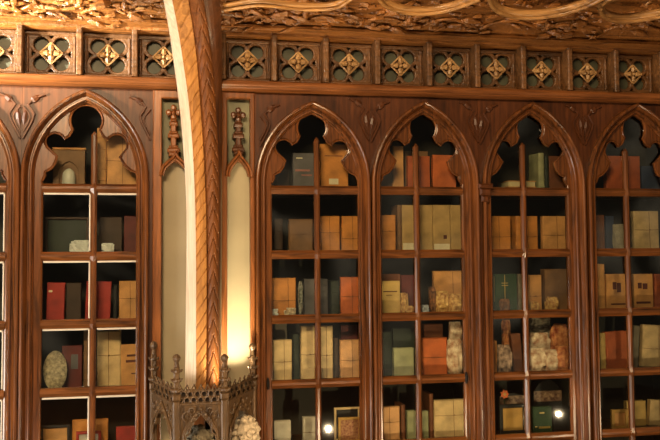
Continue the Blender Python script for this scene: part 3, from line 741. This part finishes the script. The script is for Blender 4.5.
book('1', 3, 340.5, 363, 340, 'peach', 'peach string-tied parcel', 'parcel')
book('1', 3, 341, 361, 325, 'darkred', 'dark red book behind parcel', Y=.2)
book('1', 4, 274, 291, 421, 'whitish', 'greyish white book', Y=.13)
book('1', 4, 303, 316, 417, 'whitish', 'greyish white parcel', 'parcel', Y=.14)
FLO = mat_plain('red_floral_print', (196, 150, 104), .6, scale=90, col2=(120, 30, 20))
frame_pic('1', 4, 334, 362, 407, 'cream', 'black', 'cream framed dark picture', Y=.17, fw=.012)
frame_pic('1', 4, 338, 361, 417, 'gold', 'red', 'gilt framed red floral picture', Y=.12, fw=.014, mats=FLO)
# ---- second case
book('2', 0, 393, 403.5, 146, 'tan', 'tall narrow tan book', Y=.14)
book('2', 0, 380, 392, 170, 'darktan', 'low dull tan book', Y=.16)
book('2', 0, 408, 430, 156, 'rust', 'rust book behind the bar')
book('2', 0, 405, 428, 151, 'darktan', 'taller dull book behind', Y=.19)
book('2', 0, 433, 456, 155, 'orange', 'orange brown book')
book('2', 1, 379.5, 396, 215, 'ochre', 'ochre string-tied parcel', 'parcel')
book('2', 1, 397.5, 402, 205, 'darktan', 'thin album end', 'spine')
book('2', 1, 402, 416, 205, 'olive', 'tall olive album', marks=[TL(INKW, (.05, .95, .08, .22))])
book('2', 1, 419.5, 432.5, 205, 'olive', 'olive album beside the bar')
book('2', 1, 433, 450, 205, 'olive', 'wide olive album', marks=[TL(INK, (.6, .8, .3, .38)), TL(INKW, (.05, .95, .08, .2))])
book('2', 1, 450.5, 463, 205, 'olive', 'olive album by the stile')
book('2', 2, 380, 400, 281, 'yellow', 'yellowish book with faint title', marks=[TL(INK, (.15, .85, .68, .71), (.3, .6, .58, .6))], Y=.11)
book('2', 2, 380, 400.5, 274, 'brown', 'taller brown book behind', Y=.17)
book('2', 2, 401.5, 416, 275, 'darkred', 'dark red book', Y=.15)
book('2', 2, 434, 463, 271, 'tan', 'large tan parcel', 'parcel', Y=.15)
GOLD = mat_plain('gold_reflection', (232, 194, 120), .55, scale=45, col2=(140, 84, 34), bump=.8)  # blotchy lumps stand in for glass reflections mixed with shelf clutter
CRUM = mat_plain('cream_reflection', (255, 238, 206), .6, scale=24, col2=(150, 92, 52), bump=.8)
CRUMO = mat_plain('orange_reflection', (238, 168, 104), .6, scale=38, col2=(150, 64, 30), bump=.8)
BRNC = mat_plain('brown_reflection', (150, 96, 52), .6, scale=42, col2=(60, 36, 22), bump=.8)
lump('2', 2, 436, 450, 291, GOLD, 'crumpled gold reflection lump', 'reflection_lump', 'paper', Y=.05, seed=21)
lump('2', 2, 450, 463, 294, GOLD, 'crumpled gold reflection lump by the stile', 'reflection_lump', 'paper', Y=.05, seed=22)
lump('2', 2, 431, 437, 287, BRNC, 'small brown reflection lump', 'reflection_lump', 'paper', Y=.05, seed=25)
lump('2', 2, 423, 430, 305, mat_plain('pale_blue_glaze', (170, 178, 186), .3), 'pale blue ornament', 'glazed_ornament', 'ornament', Y=.05, seed=26)
lump('2', 2, 404, 415, 306, GOLD, 'small gold reflection lump', 'reflection_lump', 'paper', Y=.05, seed=27)
lump('2', 2, 401, 409, 293, GOLD, 'brownish gold reflection lump', 'reflection_lump', 'paper', Y=.1, seed=37)
book('2', 3, 382, 392, 332, 'darkgreen', 'dark green book', 'spine', Y=.14)
book('2', 3, 394, 414, 348, 'palegreen', 'pale green book', Y=.11)
book('2', 3, 393, 415, 328, 'darkgreen', 'tall dark green book behind', Y=.18)
book('2', 3, 423, 447.5, 338, 'orange', 'orange string-tied parcel', 'parcel')
book('2', 3, 424, 443, 324, 'brown', 'brown book behind orange parcel', Y=.19)
lump('2', 3, 449, 463, 339, CRUM, 'cream reflection lump', 'reflection_lump', 'paper', Y=.06, seed=31)
lump('2', 3, 451, 463, 322, CRUM, 'tall cream reflection lump behind', 'reflection_lump', 'paper', Y=.13, seed=32)
book('2', 4, 381.5, 400, 407, 'peach', 'pale peach parcel', 'parcel')
book('2', 4, 401, 405.5, 405, 'brown', 'thin brown book', 'spine', Y=.14)
book('2', 4, 407.5, 416, 411, 'palegreen', 'pale green book', Y=.13)
book('2', 4, 421, 428.5, 411, 'palegreen', 'narrow pale green book', Y=.13)
book('2', 4, 429.5, 433.5, 394, 'brown', 'thin tall brown book', 'spine', Y=.13)
book('2', 4, 434.5, 465, 400, 'cream', 'large cream parcel', 'parcel')
# ---- third case
def stack(b, r, rows, look):
    z = RAIL[r]+.0006
    for i, (x0, x1, y0, y1, col, nm) in enumerate(rows):
        xa, xb = wx(x0, 180, .12), wx(x1, 180, .12); h = (y1-y0)*.0052
        o = thing('book', '', 'book', ((xa+xb)/2, .2, z))
        c = MB(); e = .004
        c.box(xa, xb, .12, .28, z, z+e); c.box(xa, xb, .12, .28, z+h-e, z+h); c.box(xa, xb, .276, .28, z+e, z+h-e); obj('cover', c, bm(col), o)
        obj('pages', MB().box(xa+.004, xb-.004, .124, .2755, z+e+.0003, z+h-e-.0003), PAGE, o)
        name_item(o, nm, 'book', b, r, xa, xb); z += h+.0006
stack('3', 0, [(506, 537, 180, 186, 'darktan', 'brown book lying flat below'), (508, 536, 173, 180, 'tan', 'tan book lying on another')], '')
book('3', 0, 538.5, 544.5, 153, 'palegreen', 'thin pale green book', 'spine')
book('3', 0, 545, 549, 156, 'darkgreen', 'thin dark green book', 'spine')
book('3', 0, 549.5, 564, 156, 'brown', 'brown book')
book('3', 1, 485, 511, 216, 'ochre', 'wide ochre parcel', 'parcel')
book('3', 1, 516, 522.5, 216, 'ochre', 'thin ochre book', 'spine')
book('3', 1, 527, 538, 216, 'ochre', 'narrow ochre parcel', 'parcel')
book('3', 1, 543, 566, 216, 'tan', 'tan string-tied parcel', 'parcel')
book('3', 2, 493, 517, 274, 'green', 'dark green book with cross lines', marks=[TL(INKG, (.48, .5, .3, .98), (.36, .62, .7, .715), (.36, .62, .76, .775), (.04, .055, .3, .95))])
book('3', 2, 518, 522.5, 274, 'grey', 'thin grey book', 'spine')
book('3', 2, 529, 542, 275, 'tan', 'narrow tan parcel', 'parcel')
book('3', 2, 545, 568, 269, 'darktan', 'bulging brown parcel', 'parcel', t=.06)
lump('3', 2, 548, 560, 297, GOLD, 'gold reflection lump', 'reflection_lump', 'paper', Y=.06, seed=41)  # lumps again shape the pane's mix of reflections and clutter
lump('3', 2, 532, 541, 302, GOLD, 'small gold reflection lump', 'reflection_lump', 'paper', Y=.05, seed=42)
lump('3', 2, 502, 511, 299, BRNC, 'small brown reflection lump', 'reflection_lump', 'paper', Y=.06, seed=43)
book('3', 3, 486.5, 497, 341, 'ochre', 'narrow ochre book')
book('3', 3, 513.5, 523, 334, 'brown', 'brown leaning book', lean=-4, Y=.15)
lump('3', 3, 500, 513, 345, mat_plain('mauve_reflection', (196, 164, 140), .6, scale=36, col2=(70, 46, 34), bump=.8), 'mauve brown reflection lump', 'reflection_lump', 'paper', Y=.06, seed=51)  # from here bright reflections and clutter are built as solid lumps
lump('3', 3, 504, 512, 320, CRUMO, 'tall orange lump', 'reflection_lump', 'paper', Y=.2, seed=52)
lump('3', 3, 531, 547, 348, CRUM, 'cream reflection lump low in front', 'reflection_lump', 'paper', Y=.05, seed=53)
lump('3', 3, 547, 559, 350, CRUM, 'cream reflection lump in the middle', 'reflection_lump', 'paper', Y=.05, seed=54)
lump('3', 3, 558, 570, 346, CRUMO, 'orange reflection lump in front', 'reflection_lump', 'paper', Y=.05, seed=55)
lump('3', 3, 531, 552, 333, CRUM, 'cream reflection lump behind', 'reflection_lump', 'paper', Y=.12, seed=56)
lump('3', 3, 531, 553, 316, mat_plain('grey_streaked_reflection', (190, 176, 150), .6, scale=30, col2=(48, 40, 30), sc3=(1, 1, 2.5), bump=.8), 'grey streaked reflection lump', 'reflection_lump', 'paper', Y=.2, seed=57)
lump('3', 3, 553, 570, 324, CRUMO, 'tall orange reflection lump behind', 'reflection_lump', 'paper', Y=.12, seed=58)
book('3', 4, 488, 495.5, 400, 'grey', 'thin grey book', 'spine')
frame_pic('3', 4, 499, 526, 404, 'black', 'gold', 'gilt panel in black frame', Y=.12, fw=.02)
book('3', 4, 533, 552, 407, 'green', 'dark green book with gilt title', marks=[TL(INKG, (.35, .6, .74, .8), (.1, .22, .2, .26), (.3, .9, .16, .24))])
PAT = mat_plain('red_cream_pattern', (170, 140, 110), .5, scale=60, col2=(70, 24, 20))
def tin(b, x0, x1, yt, Y, look, dome, m):
    xa, xb, zf, h = place(b, 4, x0, x1, yt, Y); o = thing('storage_tin', '', 'tin', ((xa+xb)/2, Y+.04, zf)); w = (xb-xa)/2; xc = (xa+xb)/2
    bt = [(xa, zf), (xa, zf+h*.6)]+[(xc-w*math.cos(PI*i/10), zf+h*.6+h*.4*dome*math.sin(PI*i/10)) for i in range(1, 10)]+[(xb, zf+h*.6), (xb, zf)]
    c = MB(); c.prism_y(bt[::-1], Y, Y+.08); obj('body', c, bm('black'), o)
    g = MB(); g.box(xa+.004, xb-.004, Y-.003, Y+.001, zf+h*.56, zf+h*.78); obj('patterned_band', g, m, o)
    name_item(o, look, 'tin', b, 4, xa, xb, False)
tin('3', 533, 562, 380, .22, 'black domed tin with patterned band', 1, PAT)
tin('3', 499, 526, 386, .22, 'black tin with reddish band', .6, PAT)
def flower():
    Y = .175; c = W(504, 394, Y); zf = RAIL[4]+.0006; o = thing('orange_flower', '', 'flower', (c.x, Y, zf))
    m = MB(); m.lathe((c.x, Y, zf), [(.018, 0), (.018, .004), (.003, .008), (.003, c.z-zf)], 8); obj('stem', m, bm('green'), o)
    p = MB()
    for k in range(7): p.leaf((c.x, Y-.004, c.z), .027, .010, .010, k*2*PI/7)
    obj('petals', p, mat_plain('orange_petal', (236, 120, 66), .5), o); h = MB(); h.blob((c.x, Y-.012, c.z), (.009, .007, .009), 8); obj('flower_centre', h, bm('yellow'), o)
    name_item(o, 'small orange flower above gilt panel', 'flower', '3', 4, c.x, c.x, False)
flower()
def casket():
    xa, xb, zf, h = place('3', 4, 554, 571, 408, .13); o = thing('casket', '', 'box', ((xa+xb)/2, .17, zf))
    obj('body', MB().box(xa, xb, .13, .22, zf, zf+h*.8, .006), bm('black'), o)
    m = MB(); m.prism_x([(.128, zf+h*.8), (.14, zf+h*.95), (.175, zf+h), (.21, zf+h*.95), (.222, zf+h*.8)], xa-.001, xb+.001); obj('lid', m, bm('black'), o)
    name_item(o, 'black rounded casket', 'box', '3', 4, xa, xb, False)
casket()
# ---- end case
book('4', 0, 606, 640, 156, 'rust', 'wide rust book')
book('4', 0, 642, 660, 166, 'blue', 'dark blue book', Y=.16)
book('4', 1, 596.5, 605, 215, 'brown', 'narrow brown parcel', 'parcel')
lump('4', 1, 616, 627, 224, mat_plain('grey_cloth', (176, 166, 140), .8, scale=30), 'pale grey lumpy bundle', 'cloth_bundle', 'bundle', Y=.1, seed=61)
book('4', 1, 606, 614, 216, 'blue', 'dark blue book', Y=.15)
book('4', 1, 634, 659, 211, 'cream', 'cream string-tied parcel', 'parcel')
book('4', 2, 597.5, 605, 264, 'tan', 'tall thin tan book', 'spine')
book('4', 2, 606.5, 627, 274, 'tan', 'tan book with two dark stamps', marks=[TL(INK, (.3, .48, .58, .78), (.5, .7, .5, .76), (.2, .9, .16, .2))])
book('4', 2, 634, 653, 274, 'tan', 'tan book with dark stamps', marks=[TL(INK, (.2, .4, .6, .76), (.45, .7, .58, .74), (.1, .85, .18, .24))])
book('4', 2, 655, 664, 274, 'rust', 'reddish brown book', 'spine')
book('4', 3, 600, 606, 333, 'yellow', 'thin yellowish book', 'spine')
book('4', 3, 606.5, 628, 332, 'rust', 'rust brown book', lean=-2)
book('4', 3, 631, 637, 326, 'grey', 'thin grey leaning book', lean=5, Y=.13)
book('4', 3, 641, 664, 326, 'cream', 'cream leaning parcel', 'parcel', lean=4)
frame_pic('4', 4, 611, 628, 409, 'gold', 'tan', 'small gilt framed picture', Y=.11, fw=.02)
book('4', 4, 627, 646, 401, 'yellow', 'yellowish book behind the picture', Y=.17)
book('4', 4, 649, 664, 401, 'cream', 'cream yellow leaning book', lean=5, Y=.13)

# ------------------------------------------------------------------ light
def area(name, loc, tgt, size, size_y, col, power):
    l = bpy.data.lights.new(name, 'AREA'); l.shape = 'RECTANGLE'; l.size = size; l.size_y = size_y; l.color = col; l.energy = power
    o = bpy.data.objects.new(name, l); C.objects.link(o); o.location = loc
    o.rotation_euler = (Vector(tgt)-Vector(loc)).to_track_quat('-Z', 'Y').to_euler(); return o
def spot(name, loc, tgt, ang, blend, r, col, power):
    l = bpy.data.lights.new(name, 'SPOT'); l.energy = power; l.color = col; l.spot_size = math.radians(ang); l.spot_blend = blend; l.shadow_soft_size = r
    o = bpy.data.objects.new(name, l); C.objects.link(o); o.location = loc
    o.rotation_euler = (Vector(tgt)-Vector(loc)).to_track_quat('-Z', 'Y').to_euler(); return o
area('window_light', (-2.9, -1.7, .55), (-.2, 0, 1.9), .8, 1.2, (1, .92, .80), 105)
spot('frieze_fill', (-2.7, -1.5, 2.2), (-.68, 0, 2.72), 25, .7, .08, (1, .92, .8), 2300)  # added narrow spot that brightens the left frieze, no known source
area('warm_fill', (-1.2, -5.4, 3.9), (-.2, 0, 1.4), 1.8, .8, (1, .70, .40), 350)  # added fill, set high so the panes do not mirror it
spot('cove_spot', (-1.7, -1.2, .9), (-.95, -.3, 3.0), 44, .9, .06, (1, .82, .50), 1000)
spot('cove_spot', (.45, -1.3, .2), (.5, -.35, 3.0), 46, 1, .08, (1, .70, .36), 200)  # added spot that brightens the right part of the ceiling
for px, py, yy, e in ((328.5, 429, 1.3, 44), (559, 414, 1.3, 27)):
    q = W(px, py, yy+.063); l = bpy.data.lights.new('low_point_light', 'POINT'); l.energy = e; l.color = (1, .74, .44); l.shadow_soft_size = .014
    o = bpy.data.objects.new('low_point_light', l); C.objects.link(o); o.location = (q.x, -yy, q.z)
l = bpy.data.lights.new('low_point_light', 'POINT'); l.energy = 22; l.color = (1, .9, .78); l.shadow_soft_size = .05
o = bpy.data.objects.new('low_point_light', l); C.objects.link(o); o.location = (-1.1, -1.3, .3)  # added daylight-tinted point to light the left case's rail undersides
p = W(227, 398, -.32)
spot('niche_uplight', p, (p.x+.02, -.05, p.z+.40), 90, 1, .02, (1, .82, .5), 26)
p = W(240, 394, -.19)
spot('niche_uplight', p, (p.x-.005, .034, p.z+.32), 64, 1, .02, (1, .84, .56), 85)
w = bpy.data.worlds.new('world'); bpy.context.scene.world = w; w.use_nodes = True
nt = w.node_tree; bg = nt.nodes['Background']
tc = nt.nodes.new('ShaderNodeTexCoord'); nz = nt.nodes.new('ShaderNodeTexNoise'); nz.inputs['Scale'].default_value = 9; nz.inputs['Detail'].default_value = 6; nz.inputs['Distortion'].default_value = 1.2
rp = nt.nodes.new('ShaderNodeValToRGB'); rp.color_ramp.elements[0].position = .5; rp.color_ramp.elements[0].color = (.055, .042, .028, 1); rp.color_ramp.elements[1].position = .74; rp.color_ramp.elements[1].color = (.62, .50, .34, 1)  # bright noise patches added so the panes have something to reflect
nt.links.new(tc.outputs['Generated'], nz.inputs['Vector']); nt.links.new(nz.outputs['Fac'], rp.inputs['Fac']); nt.links.new(rp.outputs['Color'], bg.inputs[0]); bg.inputs[1].default_value = 1.0

vs = bpy.context.scene.view_settings
vs.view_transform = 'Standard'; vs.look = 'None'; vs.exposure = 0; vs.gamma = 1; vs.use_curve_mapping = False
